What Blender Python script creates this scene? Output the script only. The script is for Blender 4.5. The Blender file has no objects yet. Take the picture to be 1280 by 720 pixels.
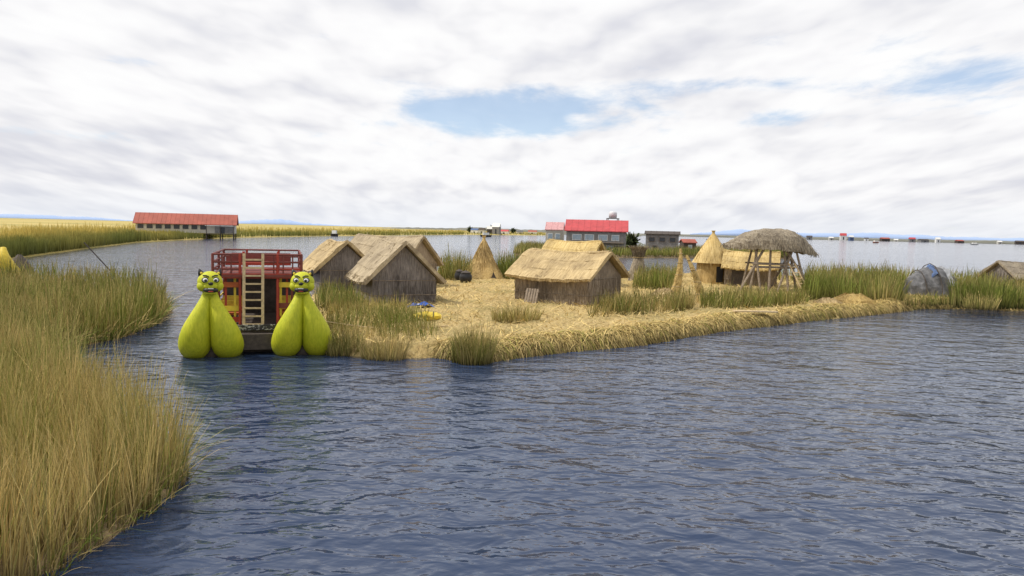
import bpy, math, random
import numpy as np
from mathutils import Vector, Matrix, noise as mnoise
random.seed(4); rng=np.random.default_rng(7)
R=math.radians; PI=math.pi
sc=bpy.context.scene; COL=sc.collection
# ------------------------------------------------------------ camera
H=4.2; F=930.0; PITCH=R(4.46); ROLL=R(1.35)
CM=Matrix.Rotation(PI/2-PITCH,3,'X')@Matrix.Rotation(ROLL,3,'Z')
cam=bpy.data.objects.new('camera',bpy.data.cameras.new('camera')); COL.objects.link(cam)
cam.location=(0,0,H); cam.rotation_euler=CM.to_euler()
cam.data.sensor_width=36; cam.data.lens=F/1280*36; cam.data.clip_end=40000; cam.data.clip_start=.1
sc.camera=cam
def gp(px,py,z=0.0):
    d=CM@Vector(((px-640)/F,-(py-360)/F,-1)); t=(z-H)/d.z
    return Vector((d.x*t,d.y*t,z))
def wp(px,Y,z=0.0): return Vector(((px-640)/F*Y,Y,z))
def dp(px,py,Y):
    d=CM@Vector(((px-640)/F,-(py-360)/F,-1)); t=Y/d.y
    return Vector((d.x*t,Y,H+d.z*t))
# ------------------------------------------------------------ node helpers
def mth(nt,op,a,b=None,c=None,clamp=False):
    n=nt.nodes.new('ShaderNodeMath'); n.operation=op; n.use_clamp=clamp
    for i,x in enumerate((a,b,c)):
        if x is None: continue
        if isinstance(x,(int,float)): n.inputs[i].default_value=x
        else: nt.links.new(x,n.inputs[i])
    return n.outputs[0]
def nz(nt,vec,scale=1,detail=6,rough=.55,dist=0):
    n=nt.nodes.new('ShaderNodeTexNoise'); n.inputs['Scale'].default_value=scale; n.inputs['Detail'].default_value=detail
    n.inputs['Roughness'].default_value=rough; n.inputs['Distortion'].default_value=dist
    nt.links.new(vec,n.inputs['Vector']); return n.outputs['Fac']
def mapn(nt,vec,s=(1,1,1),r=(0,0,0),l=(0,0,0)):
    n=nt.nodes.new('ShaderNodeMapping'); n.inputs['Scale'].default_value=s; n.inputs['Rotation'].default_value=r; n.inputs['Location'].default_value=l
    nt.links.new(vec,n.inputs['Vector']); return n.outputs[0]
def ramp(nt,fac,stops):
    n=nt.nodes.new('ShaderNodeValToRGB'); el=n.color_ramp.elements
    while len(el)<len(stops): el.new(.5)
    for e,(p,c) in zip(el,stops): e.position=p; e.color=(*c,1)
    nt.links.new(fac,n.inputs[0]); return n.outputs[0]
def mixc(nt,f,a,b,mode='MIX'):
    n=nt.nodes.new('ShaderNodeMix'); n.data_type='RGBA'; n.blend_type=mode
    for i,x in ((0,f),(6,a),(7,b)):
        if isinstance(x,(int,float)): n.inputs[i].default_value=x
        elif isinstance(x,tuple): n.inputs[i].default_value=(*x,1)
        else: nt.links.new(x,n.inputs[i])
    return n.outputs[2]
def newmat(name,rough=.8):
    m=bpy.data.materials.new(name); m.use_nodes=True; nt=m.node_tree; b=nt.nodes['Principled BSDF']
    b.inputs['Roughness'].default_value=rough; return m,nt,b
def strand(name,c1,c2,c3,scale,rough=.85,bump=.6,patch=.7):
    m,nt,b=newmat(name,rough); tc=nt.nodes.new('ShaderNodeTexCoord').outputs['Object']
    f=nz(nt,mapn(nt,tc,scale),1,4,.7); g=nz(nt,tc,patch,5,.65)
    col=ramp(nt,f,[(.3,c1),(.48,c2),(.68,c3)])
    dark=ramp(nt,g,[(.32,(.55,.53,.52)),(.58,(1,1,1))])
    nt.links.new(mixc(nt,1.0,col,dark,'MULTIPLY'),b.inputs['Base Color'])
    bp=nt.nodes.new('ShaderNodeBump'); bp.inputs['Strength'].default_value=bump; bp.inputs['Distance'].default_value=.05
    nt.links.new(f,bp.inputs['Height']); nt.links.new(bp.outputs[0],b.inputs['Normal']); return m
def plain(name,c,rough=.7,var=.25,scale=3,metal=0):
    m,nt,b=newmat(name,rough); tc=nt.nodes.new('ShaderNodeTexCoord').outputs['Object']
    f=nz(nt,tc,scale,5,.65); a=tuple(x*(1-var) for x in c); d=tuple(min(1,x*(1+var)) for x in c)
    nt.links.new(ramp(nt,f,[(.3,a),(.7,d)]),b.inputs['Base Color']); b.inputs['Metallic'].default_value=metal; return m
# ------------------------------------------------------------ materials
mA,ntA,bA=newmat('blade',.7)
at=ntA.nodes.new('ShaderNodeAttribute'); at.attribute_name='Col'; ntA.links.new(at.outputs['Color'],bA.inputs['Base Color'])
bA.inputs['Specular IOR Level'].default_value=.2
BLADE=mA
T_TAN=strand('thatch_tan',(.24,.16,.075),(.50,.37,.18),(.66,.52,.29),(30,1.6,1.6),bump=.6)
T_GREY=strand('thatch_grey',(.19,.15,.10),(.42,.335,.21),(.58,.48,.32),(30,1.6,1.6),bump=.6)
T_GOLD=strand('thatch_gold',(.32,.21,.07),(.58,.42,.16),(.74,.57,.27),(22,1.3,1.3))
T_GOLDD=strand('reed_gold_dark',(.24,.155,.05),(.48,.335,.11),(.62,.46,.18),(22,22,1.3))
T_OLD=strand('thatch_weathered',(.10,.082,.058),(.26,.215,.155),(.44,.38,.275),(14,14,2.5),bump=.8)
W_DARK=strand('wall_dark_reed',(.08,.07,.066),(.22,.195,.18),(.38,.34,.31),(45,45,2.5))
W_TAN=strand('wall_tan_reed',(.17,.135,.10),(.33,.26,.185),(.47,.385,.285),(45,45,2.5))
CONE=strand('cone_reed',(.26,.16,.05),(.52,.36,.13),(.68,.5,.23),(16,16,2))
ROPE=plain('rope',(.35,.26,.13))
def yellowreed():
    m,nt,b=newmat('lime_reed',.65); tc=nt.nodes.new('ShaderNodeTexCoord').outputs['Object']
    f=nz(nt,mapn(nt,tc,(20,20,4)),1,3,.6)
    g=nz(nt,tc,1.8,5,.65)
    col=ramp(nt,f,[(.25,(.40,.42,.01)),(.5,(.54,.54,.014)),(.75,(.64,.62,.03))])
    d=ramp(nt,g,[(.3,(.78,.86,.66)),(.65,(1,1,1))])
    nt.links.new(mixc(nt,1.0,col,d,'MULTIPLY'),b.inputs['Base Color'])
    bp=nt.nodes.new('ShaderNodeBump'); bp.inputs['Strength'].default_value=.3; bp.inputs['Distance'].default_value=.02
    nt.links.new(f,bp.inputs['Height']); nt.links.new(bp.outputs[0],b.inputs['Normal']); return m
YEL=yellowreed()
BLACK=plain('black_paint',(.012,.012,.014),.5); WHITE=plain('white_paint',(.75,.74,.7),.6,.1)
RED=plain('red_paint',(.36,.045,.025),.7); MAROON=plain('maroon_rail',(.17,.04,.03),.7)
ORANGE=plain('orange_paint',(.45,.11,.03),.7); YPAINT=plain('yellow_paint',(.7,.52,.05),.6); BLUE=plain('blue_plastic',(.03,.1,.4),.4)
WOOD=plain('weathered_wood',(.24,.19,.14),.8,.4,8); DWOOD=plain('dark_wood',(.07,.055,.045),.8,.4,8); LWOOD=plain('pale_wood',(.55,.42,.24),.8,.25,8)
GREYW=plain('grey_boards',(.2,.195,.19),.8,.3,2); CREAM=plain('cream_wall',(.48,.46,.40),.8,.15,1); DARKG=plain('dark_window',(.03,.035,.045),.25,.2)
REDROOF=plain('red_metal_roof',(.46,.055,.06),.5,.2,1); RUSTROOF=plain('rust_red_roof',(.34,.085,.055),.7,.2,.5); PINK=plain('pink_sheet',(.55,.3,.3),.6)
PANE=plain('pale_pane',(.3,.38,.45),.2,.15); BWHITE=plain('pale_tank',(.6,.6,.62),.5,.1); GREYT=plain('grey_tarp',(.13,.13,.135),.95,.6,2.5); BLUET=plain('blue_grey_sheet',(.09,.14,.27),.9,.3,3); PALEG=plain('pale_grey_sheet',(.3,.31,.33),.9,.3,3)
m,nt,b=newmat('faded_sign_board',.7); tc=nt.nodes.new('ShaderNodeTexCoord').outputs['Object']
nt.links.new(ramp(nt,nz(nt,mapn(nt,tc,(16,1,22)),1,2,.5),[(.54,(.03,.028,.03)),(.6,(.4,.4,.38))]),b.inputs['Base Color']); SIGN=m
# ------------------------------------------------------------ mesh helpers
class MB:
    def __init__(s): s.v=[]; s.f=[]
    def add(s,vs,fs):
        b=len(s.v); s.v+=[tuple(v) for v in vs]; s.f+=[tuple(i+b for i in f) for f in fs]; return s
    def box(s,c,d,rz=0,rx=0,ry=0):
        M=Matrix.Rotation(rz,3,'Z')@Matrix.Rotation(ry,3,'Y')@Matrix.Rotation(rx,3,'X'); c=Vector(c)
        vs=[c+M@Vector((x*d[0]/2,y*d[1]/2,z*d[2]/2)) for x in(-1,1) for y in(-1,1) for z in(-1,1)]
        return s.add(vs,[(0,1,3,2),(4,6,7,5),(0,4,5,1),(2,3,7,6),(0,2,6,4),(1,5,7,3)])
    def tube(s,pts,rs,seg=12,cap=True):
        pts=[Vector(p) for p in pts]; n=len(pts)
        if isinstance(rs,(int,float)): rs=[rs]*n
        vs=[];fs=[];up=None
        for i,p in enumerate(pts):
            t=(pts[min(i+1,n-1)]-pts[max(i-1,0)]).normalized()
            if up is None: up=Vector((1,0,0)) if abs(t.x)<.8 else Vector((0,0,1))
            a=(up-t*up.dot(t)).normalized(); up=a; b=t.cross(a)
            for k in range(seg):
                th=2*PI*k/seg; vs.append(p+(a*math.cos(th)+b*math.sin(th))*rs[i])
        for i in range(n-1):
            for k in range(seg):
                k2=(k+1)%seg; fs.append((i*seg+k,i*seg+k2,(i+1)*seg+k2,(i+1)*seg+k))
        if cap: fs.append(tuple(range(seg-1,-1,-1))); fs.append(tuple((n-1)*seg+k for k in range(seg)))
        return s.add(vs,fs)
    def sphere(s,c,r,seg=16,ring=10,M=None):
        c=Vector(c); r=(r,r,r) if isinstance(r,(int,float)) else r; vs=[];fs=[]
        for i in range(ring+1):
            ph=PI*i/ring
            for k in range(seg):
                th=2*PI*k/seg; v=Vector((r[0]*math.sin(ph)*math.cos(th),r[1]*math.sin(ph)*math.sin(th),r[2]*math.cos(ph)))
                vs.append(c+(M@v if M else v))
        for i in range(ring):
            for k in range(seg):
                k2=(k+1)%seg; fs.append((i*seg+k,(i+1)*seg+k,(i+1)*seg+k2,i*seg+k2))
        return s.add(vs,fs)
    def lathe(s,prof,c=(0,0,0),seg=24,jit=0):
        vs=[];fs=[]
        for i,(r,z) in enumerate(prof):
            for k in range(seg):
                th=2*PI*k/seg; rr=r*(1+random.uniform(-jit,jit)); vs.append((c[0]+rr*math.cos(th),c[1]+rr*math.sin(th),c[2]+z))
        for i in range(len(prof)-1):
            for k in range(seg):
                k2=(k+1)%seg; fs.append((i*seg+k,i*seg+k2,(i+1)*seg+k2,(i+1)*seg+k))
        return s.add(vs,fs)
    def ribbons(s,P,w):
        for line in P:
            a=random.uniform(0,PI); sd=Vector((math.cos(a),math.sin(a),random.uniform(-.4,.4)))*w/2; n=len(line)
            vs=[]
            for i,p in enumerate(line):
                k=1-.7*i/(n-1); vs+= [Vector(p)-sd*k,Vector(p)+sd*k]
            s.add(vs,[(2*i,2*i+1,2*i+3,2*i+2) for i in range(n-1)])
        return s
    def build(s,name,mat,parent=None,smooth=False):
        me=bpy.data.meshes.new(name); me.from_pydata(s.v,[],s.f); me.update(); me.materials.append(mat)
        if smooth: me.polygons.foreach_set('use_smooth',[True]*len(me.polygons))
        o=bpy.data.objects.new(name,me); COL.objects.link(o)
        if parent: o.parent=parent
        return o
def tag(o,label=None,cat=None,group=None,kind=None):
    if label: o['label']=label
    if cat: o['category']=cat
    if group: o['group']=group
    if kind: o['kind']=kind
    return o
def empty(name,loc,rz=0,label=None,cat=None,group=None):
    o=bpy.data.objects.new(name,None); COL.objects.link(o); o.location=loc; o.rotation_euler=(0,0,rz); o.empty_display_size=.2
    return tag(o,label,cat,group)
def cr(pts,n=6):
    out=[];L=len(pts); A=[np.array(p,float) for p in pts]
    for i in range(L-1):
        p0,p1,p2,p3=A[max(i-1,0)],A[i],A[i+1],A[min(i+2,L-1)]
        for k in range(n):
            t=k/n; out.append(.5*((2*p1)+(p2-p0)*t+(2*p0-5*p1+4*p2-p3)*t*t+(3*p1-p0-3*p2+p3)*t**3))
    out.append(A[-1]); return out
def ribmesh(name,P,W,C,parent=None,tip=.25):
    N,K,_=P.shape; a=rng.uniform(0,PI,N); side=np.stack([np.cos(a),np.sin(a),rng.uniform(-.2,.2,N)],1)
    tp=np.linspace(1,tip,K); off=side[:,None,:]*(W[:,None]*tp[None,:])[:,:,None]/2
    V=np.stack([P-off,P+off],2).reshape(-1,3).astype(np.float32)
    Cc=np.repeat(C[:,:,None,:],2,2).reshape(-1,3); Cc=np.concatenate([Cc,np.ones((len(Cc),1))],1).astype(np.float32)
    base=(np.arange(N)*K*2)[:,None]+(np.arange(K-1)*2)[None,:]; base=base.reshape(-1)
    Fi=np.stack([base,base+1,base+3,base+2],1).astype(np.int32)
    me=bpy.data.meshes.new(name); me.vertices.add(len(V)); me.vertices.foreach_set('co',V.ravel())
    me.loops.add(len(Fi)*4); me.loops.foreach_set('vertex_index',Fi.ravel()); me.polygons.add(len(Fi))
    me.polygons.foreach_set('loop_start',np.arange(0,len(Fi)*4,4,dtype=np.int32)); me.update(calc_edges=True)
    ca=me.color_attributes.new('Col','FLOAT_COLOR','POINT'); ca.data.foreach_set('color',Cc.ravel())
    me.materials.append(BLADE); o=bpy.data.objects.new(name,me); COL.objects.link(o)
    if parent: o.parent=parent
    return o
def inpoly(P,poly):
    x,y=P[:,0],P[:,1]; c=np.zeros(len(P),bool); n=len(poly)
    for i in range(n):
        x1,y1=poly[i]; x2,y2=poly[(i+1)%n]
        if y1==y2: continue
        c^=((y1>y)!=(y2>y))&(x<(x2-x1)*(y-y1)/(y2-y1)+x1)
    return c
def sdist(P,poly):
    d=np.full(len(P),1e9); n=len(poly)
    for i in range(n):
        a=np.array(poly[i]); b=np.array(poly[(i+1)%n]); ab=b-a; t=np.clip(((P-a)@ab)/(ab@ab+1e-9),0,1)
        d=np.minimum(d,np.linalg.norm(P-(a+t[:,None]*ab),axis=1))
    return np.where(inpoly(P,poly),d,-d)
def pxpoly(pts,z=0): return [tuple(gp(x,y,z)[:2]) for x,y in pts]
def samp(poly,dens):
    A=np.array(poly); lo,hi=A.min(0),A.max(0); n=int((hi-lo).prod()*dens); P=rng.uniform(lo,hi,(n,2)); return P[inpoly(P,poly)]
def vn(P,s,o=0):
    return (np.sin(P[:,0]*s*1.7+o+1.3*np.sin(P[:,1]*s*1.1+o))+np.sin(P[:,1]*s*2.3+o*2+1.7*np.sin(P[:,0]*s*.9))+np.sin((P[:,0]+P[:,1])*s*3.9+o))/3
GREEN=np.array([.15,.20,.03]); OLIVE=np.array([.27,.28,.055]); STRAW=np.array([.70,.53,.21]); BROWN=np.array([.24,.14,.055])
def h2(i,j,k): 
    v=np.sin(i*127.1+j*311.7+k*74.7)*43758.5453; return v-np.floor(v)
def reeds(name,P,z0,h,w,green=.5,lean=.25,parent=None,K=5,hvar=.3,clump=1.0,bright=1.0,tuft=.8,splay=.45):
    n=len(P); f=vn(P,clump,1.0); f2=vn(P,clump*2.7,4.0); f3=vn(P,clump*.45,2.2)
    wx=P[:,0]+.35*tuft*np.sin(P[:,1]*2.1/tuft); wy=P[:,1]+.35*tuft*np.sin(P[:,0]*1.7/tuft)
    ci=np.floor(wx/tuft); cj=np.floor(wy/tuft); cx=(ci+.5+.5*(h2(ci,cj,1)-.5))*tuft; cy=(cj+.5+.5*(h2(ci,cj,2)-.5))*tuft
    dv=np.stack([wx-cx,wy-cy],1)/tuft; dr=np.minimum(np.linalg.norm(dv,axis=1),.8); rc=h2(ci,cj,3)
    hh=h*(1+hvar*.4*f+rng.normal(0,hvar*.4,n)+.35*(rc-.5)-.45*(dr**1.5)).clip(.3,1.6)
    t=np.linspace(0,1,K)
    a=rng.uniform(0,2*PI,n); la=np.abs(rng.normal(0,lean,n))+.02
    L=np.stack([np.cos(a),np.sin(a)],1)*la[:,None]+dv*splay+np.stack([f2,f],1)*lean*.4
    Q=np.zeros((n,K,3)); bend=rng.uniform(1.0,2.2,n)[:,None]; tt_=t[None,:]**bend
    Q[:,:,0]=P[:,0:1]+L[:,0:1]*hh[:,None]*tt_; Q[:,:,1]=P[:,1:2]+L[:,1:2]*hh[:,None]*tt_
    ll=np.minimum((L**2).sum(1),.8); Q[:,:,2]=z0+hh[:,None]*t*(1-.35*ll[:,None]*t)
    g=(green+.25*f2+.4*f3+.7*(rc-.5)+rng.normal(0,.25,n)).clip(0,1)[:,None]
    base=STRAW*(1-g)+OLIVE*g; mid=STRAW*.95*(1-g)+GREEN*1.2*g; tipc=BROWN*.5+STRAW*.55
    C=np.zeros((n,K,3))
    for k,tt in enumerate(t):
        if tt<.3: c=base*(.2+.65*tt/.3)  # blade feet darkened: shade within the dense stand put into the colour
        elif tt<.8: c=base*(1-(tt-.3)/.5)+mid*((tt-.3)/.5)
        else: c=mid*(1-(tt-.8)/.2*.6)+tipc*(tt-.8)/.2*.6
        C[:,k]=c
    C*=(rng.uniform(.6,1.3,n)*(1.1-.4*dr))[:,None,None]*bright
    return ribmesh(name,Q,np.full(n,w)*rng.uniform(.6,1.4,n),C.clip(0,1),parent)
# ------------------------------------------------------------ world sky
wd=bpy.data.worlds.new('World'); sc.world=wd; wd.use_nodes=True; nt=wd.node_tree; nt.nodes.clear()
S=Vector((-.62,-.05,.85)).normalized()
out=nt.nodes.new('ShaderNodeOutputWorld'); bg1=nt.nodes.new('ShaderNodeBackground'); bg2=nt.nodes.new('ShaderNodeBackground'); mx=nt.nodes.new('ShaderNodeMixShader')
sky=nt.nodes.new('ShaderNodeTexSky'); sky.sky_type='NISHITA'; sky.sun_disc=False; sky.sun_elevation=math.asin(S.z); sky.sun_rotation=math.atan2(S.x,S.y); sky.altitude=1500
nt.links.new(sky.outputs[0],bg1.inputs[0]); bg1.inputs[1].default_value=.15
tc=nt.nodes.new('ShaderNodeTexCoord').outputs['Generated']
sp=nt.nodes.new('ShaderNodeSeparateXYZ'); nt.links.new(tc,sp.inputs[0]); X,Y,Z=sp.outputs
zc=mth(nt,'ADD',mth(nt,'MAXIMUM',Z,0.0),.22)
w=mth(nt,'DIVIDE',1.0,zc)
cb=nt.nodes.new('ShaderNodeCombineXYZ'); nt.links.new(mth(nt,'MULTIPLY',X,w),cb.inputs[0]); nt.links.new(mth(nt,'MULTIPLY',Y,.6),cb.inputs[2])
nt.links.new(mth(nt,'MULTIPLY',mth(nt,'LOGARITHM',zc,2.71828),2.0),cb.inputs[1]); q=cb.outputs[0]
def cloudh(off):
    a=nz(nt,mapn(nt,q,l=(3.1+off[0],1.7+off[1],0)),1.5,7,.5,0)
    b=nz(nt,mapn(nt,q,l=(7.1+off[0],5.7+off[1],0)),3.2,3,.5,0)
    bl=mth(nt,'MULTIPLY',mth(nt,'ABSOLUTE',mth(nt,'SUBTRACT',b,.5)),1.1)
    return mth(nt,'ADD',a,bl),a
n1,n1a=cloudh((0,0)); n2,_=cloudh((-.03,.11))
big=nz(nt,mapn(nt,q,(.7,1.2,1),l=(9,4,0)),1.0,3,.5)
cloud_shade=mth(nt,'SUBTRACT',n1,n2)  # upper cloud edges brightened: lighting from above put into the sky colour
gap=None
for (px,py,sx,sy,k) in [(590,143,.125,.027,1.1),(690,118,.12,.022,1.0),(620,162,.08,.014,.9),(1205,98,.12,.027,1.1),(972,147,.05,.015,1),(930,105,.07,.010,.8),(170,78,.08,.008,.65),(60,166,.10,.008,.65)]:
    d=(CM@Vector(((px-640)/F,-(py-360)/F,-1))).normalized()
    a=mth(nt,'POWER',mth(nt,'ABSOLUTE',mth(nt,'DIVIDE',mth(nt,'SUBTRACT',X,d.x),sx)),2.0); b=mth(nt,'POWER',mth(nt,'ABSOLUTE',mth(nt,'DIVIDE',mth(nt,'SUBTRACT',Z,d.z),sy)),2.0)
    e=mth(nt,'MULTIPLY',mth(nt,'EXPONENT',mth(nt,'MULTIPLY',mth(nt,'ADD',a,b),-1.0)),k)
    gap=e if gap is None else mth(nt,'ADD',gap,e)
gap=mth(nt,'MULTIPLY',mth(nt,'MINIMUM',gap,1.15),mth(nt,'GREATER_THAN',Y,0.0))
fine=nz(nt,mapn(nt,q,(1,1.3,1)),4,8,.62,.2)
cov=mth(nt,'SUBTRACT',mth(nt,'ADD',mth(nt,'ADD',mth(nt,'MULTIPLY',n1,.4),mth(nt,'MULTIPLY',fine,1.1)),-.14),mth(nt,'MULTIPLY',gap,.42))
mr=nt.nodes.new('ShaderNodeMapRange'); mr.interpolation_type='SMOOTHSTEP'; mr.inputs['From Min'].default_value=.12; mr.inputs['From Max'].default_value=.50; mr.inputs['To Min'].default_value=.25; nt.links.new(cov,mr.inputs['Value'])
v=mth(nt,'ADD',mth(nt,'MULTIPLY',cloud_shade,1.5),mth(nt,'ADD',mth(nt,'MULTIPLY',mth(nt,'SUBTRACT',big,.5),.9),.68))
ccol=ramp(nt,v,[(.1,(.66,.67,.74)),(.38,(.77,.775,.825)),(.6,(.89,.888,.91)),(.78,(.97,.965,.975)),(.95,(1,1,1))])
hz_=nt.nodes.new('ShaderNodeMapRange'); hz_.inputs['From Min'].default_value=.0; hz_.inputs['From Max'].default_value=.05; hz_.inputs['To Min'].default_value=.6; hz_.inputs['To Max'].default_value=0; nt.links.new(Z,hz_.inputs['Value'])
ccol=mixc(nt,hz_.outputs[0],ccol,(.80,.84,.91))
nt.links.new(ccol,bg2.inputs[0]); bg2.inputs[1].default_value=1.0
nt.links.new(mr.outputs[0],mx.inputs[0]); nt.links.new(bg1.outputs[0],mx.inputs[1]); nt.links.new(bg2.outputs[0],mx.inputs[2]); nt.links.new(mx.outputs[0],out.inputs[0])
wd.cycles.sampling_method='MANUAL'; wd.cycles.sample_map_resolution=256
sl=bpy.data.lights.new('sun','SUN'); sl.energy=3.3; sl.angle=R(2); sl.color=(1,.94,.85); so=bpy.data.objects.new('sun',sl); COL.objects.link(so); so.rotation_euler=S.to_track_quat('Z','Y').to_euler(); so.location=(0,0,50)
sc.view_settings.view_transform='Standard'; sc.view_settings.look='None'; sc.view_settings.exposure=0
# ------------------------------------------------------------ water
m,nt,b=newmat('lake_water',.07)
tc=nt.nodes.new('ShaderNodeTexCoord').outputs['Object']
b.inputs['Base Color'].default_value=(.026,.044,.092,1); b.inputs['IOR'].default_value=1.37
h1=nz(nt,mapn(nt,tc,(.4,.65,1),r=(0,0,R(14))),1,2,.5,.3); hb=nz(nt,mapn(nt,tc,(1.4,2.1,1),r=(0,0,R(-18))),1,2,.5,.5); h3=nz(nt,mapn(nt,tc,(4,6.5,1),r=(0,0,R(25))),1,2,.5,.3)
patch=nz(nt,mapn(nt,tc,(.05,.09,1)),1,2,.5)
amp=mth(nt,'ADD',.4,mth(nt,'MULTIPLY',patch,1.0))
rid=mth(nt,'MULTIPLY',mth(nt,'SUBTRACT',hb,.5),.14)
hh=mth(nt,'MULTIPLY',mth(nt,'ADD',mth(nt,'ADD',mth(nt,'MULTIPLY',h1,.20),rid),mth(nt,'MULTIPLY',h3,.026)),amp)
bp=nt.nodes.new('ShaderNodeBump'); bp.inputs['Strength'].default_value=1; bp.inputs['Distance'].default_value=1.0
nt.links.new(hh,bp.inputs['Height']); nt.links.new(bp.outputs[0],b.inputs['Normal'])
wm=MB(); wm.add([(-15000,-300,0),(15000,-300,0),(15000,15000,0),(-15000,15000,0)],[(0,1,2,3)])
tag(wm.build('water',m),'dark blue rippled lake water',None,None,'structure')
# ------------------------------------------------------------ left reed bank
m,nt,b=newmat('wet_mat',.9); tc=nt.nodes.new('ShaderNodeTexCoord').outputs['Object']
nt.links.new(ramp(nt,nz(nt,tc,4,6,.7),[(.3,(.05,.035,.018)),(.7,(.28,.2,.1))]),b.inputs['Base Color']); MATBASE=m
def mound(name,poly,top,step,soft,mat,depth=-.3,ext=1.5,nzamp=.08):
    A=np.array(poly); lo,hi=A.min(0)-ext,A.max(0)+ext; nx=int((hi[0]-lo[0])/step)+1; ny=int((hi[1]-lo[1])/step)+1
    gx,gy=np.meshgrid(np.linspace(lo[0],hi[0],nx),np.linspace(lo[1],hi[1],ny)); P=np.stack([gx.ravel(),gy.ravel()],1)
    d=sdist(P,poly)+.22*vn(P,1.9,2)+.12*vn(P,5.1,3); s=np.clip((d+.15)/soft,0,1); s=np.sqrt(s*(2-s)).clip(0,1)
    z=depth+(top-depth)*s+(nzamp*vn(P,.9,6)+nzamp*.5*vn(P,4,1)+rng.normal(0,nzamp*.3,len(P)))*s
    idx=np.arange(nx*ny).reshape(ny,nx); Fq=np.stack([idx[:-1,:-1],idx[:-1,1:],idx[1:,1:],idx[1:,:-1]],-1).reshape(-1,4)
    keep=(d[Fq]>-.9).any(1); Fq=Fq[keep]
    me=bpy.data.meshes.new(name); me.from_pydata(np.stack([P[:,0],P[:,1],z],1).tolist(),[],Fq.tolist()); me.update(); me.materials.append(mat)
    me.polygons.foreach_set('use_smooth',[True]*len(me.polygons)); o=bpy.data.objects.new(name,me); COL.objects.link(o); o['kind']='structure'; return o
bank=pxpoly([(60,735),(118,690),(178,655),(216,626),(240,598),(226,572),(188,556),(144,532),(104,505),(75,470),(70,446),(100,434),(155,423),(198,406),(212,391),(195,375),(140,364),(60,360),(-100,362)])+[(-42,36),(-26,20),(-16,9),(-11,6),(-6.5,6.5)]
mound('reed_bank_ground',bank,.08,.35,.6,MATBASE,-.25)
for nm,lo_,hi_,dens,wv in (('near',0,13,480,.013),('mid',13,20,300,.017),('far',20,32,115,.028),('rear',32,80,42,.042)):
    P=samp(bank,dens); P=P[(P[:,1]>=lo_)&(P[:,1]<hi_)&(P[:,0]>-P[:,1]*.72-3)]
    e=sdist(P,bank); P=P[(e>0.02)]; P=P[rng.uniform(-.55,.9,len(P))<vn(P,2.2,5)+.55]
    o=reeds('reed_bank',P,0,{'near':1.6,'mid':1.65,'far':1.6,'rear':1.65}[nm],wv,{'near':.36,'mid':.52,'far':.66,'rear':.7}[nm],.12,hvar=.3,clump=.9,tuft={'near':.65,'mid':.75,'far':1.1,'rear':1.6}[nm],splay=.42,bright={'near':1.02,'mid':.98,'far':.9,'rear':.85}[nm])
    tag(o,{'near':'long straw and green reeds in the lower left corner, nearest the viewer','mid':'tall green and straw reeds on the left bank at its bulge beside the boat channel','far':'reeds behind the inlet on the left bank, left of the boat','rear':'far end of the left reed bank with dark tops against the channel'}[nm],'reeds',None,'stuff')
E=np.array(bank[:16]); pts=[];outd=[]
for i in range(len(E)-1):
    a,b_=E[i],E[i+1]; L=np.linalg.norm(b_-a); n=int(L*60); t=rng.uniform(0,1,n)[:,None]; nrm=np.array([(b_-a)[1],-(b_-a)[0]])/L
    pts.append(a+(b_-a)*t-nrm*rng.uniform(0,.5,(n,1))); outd.append(np.repeat(nrm[None],n,0))
P=np.concatenate(pts); D=np.concatenate(outd); n=len(P); t=np.linspace(0,1,5); Q=np.zeros((n,5,3)); hh_=rng.uniform(.4,1.4,n); la=rng.uniform(.15,.7,n); D=D+rng.normal(0,.5,D.shape)
Q[:,:,0]=P[:,0:1]+D[:,0:1]*(la*hh_)[:,None]*t; Q[:,:,1]=P[:,1:2]+D[:,1:2]*(la*hh_)[:,None]*t; Q[:,:,2]=np.maximum(.02,hh_[:,None]*(t*(1-.5*la[:,None])-.45*la[:,None]*t**3))
C=(STRAW*rng.uniform(.4,1.0,(n,1)))[:,None,:]*np.ones((1,5,1)); mk=rng.uniform(0,1,n)<.5; C[mk]=GREEN*1.1
tag(ribmesh('leaning_reeds',Q,np.where(P[:,1]<20,.013,.03),C),'dry bent reeds leaning out from the left bank over the water','reeds',None,'stuff')
# ------------------------------------------------------------ island
isl_front=[(398,440),(450,446),(500,449),(545,446),(575,450),(605,453),(650,446),(700,440),(760,435),(800,431),(850,422),(900,414),(950,408),(1000,402),(1050,397),(1100,392),(1150,386),(1200,386),(1280,389),(1420,393)]
isl=pxpoly(isl_front)+pxpoly([(1420,366),(1280,358),(1150,356),(1050,352),(950,350),(850,347),(700,343),(620,342),(550,344),(460,346),(400,350),(392,380),(396,415)])
m,nt,b=newmat('straw_ground',.9); tc=nt.nodes.new('ShaderNodeTexCoord').outputs['Object']
f=nz(nt,tc,.35,6,.65); g=nz(nt,mapn(nt,tc,(9,3,4)),1,6,.75); col=ramp(nt,g,[(.3,(.24,.16,.055)),(.5,(.56,.41,.165)),(.7,(.72,.56,.28))])
col=mixc(nt,ramp(nt,f,[(.48,(0,0,0)),(.6,(.5,.5,.5))]),col,(.25,.22,.07))
nt.links.new(col,b.inputs['Base Color']); bp=nt.nodes.new('ShaderNodeBump'); bp.inputs['Distance'].default_value=.15; nt.links.new(g,bp.inputs['Height']); nt.links.new(bp.outputs[0],b.inputs['Normal'])
mound('island_ground',isl,.45,.28,1.1,m,-.3,1.5,.08)
GZ=.42
E=np.array(isl[:len(isl_front)]); pts=[];outd=[]
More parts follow.
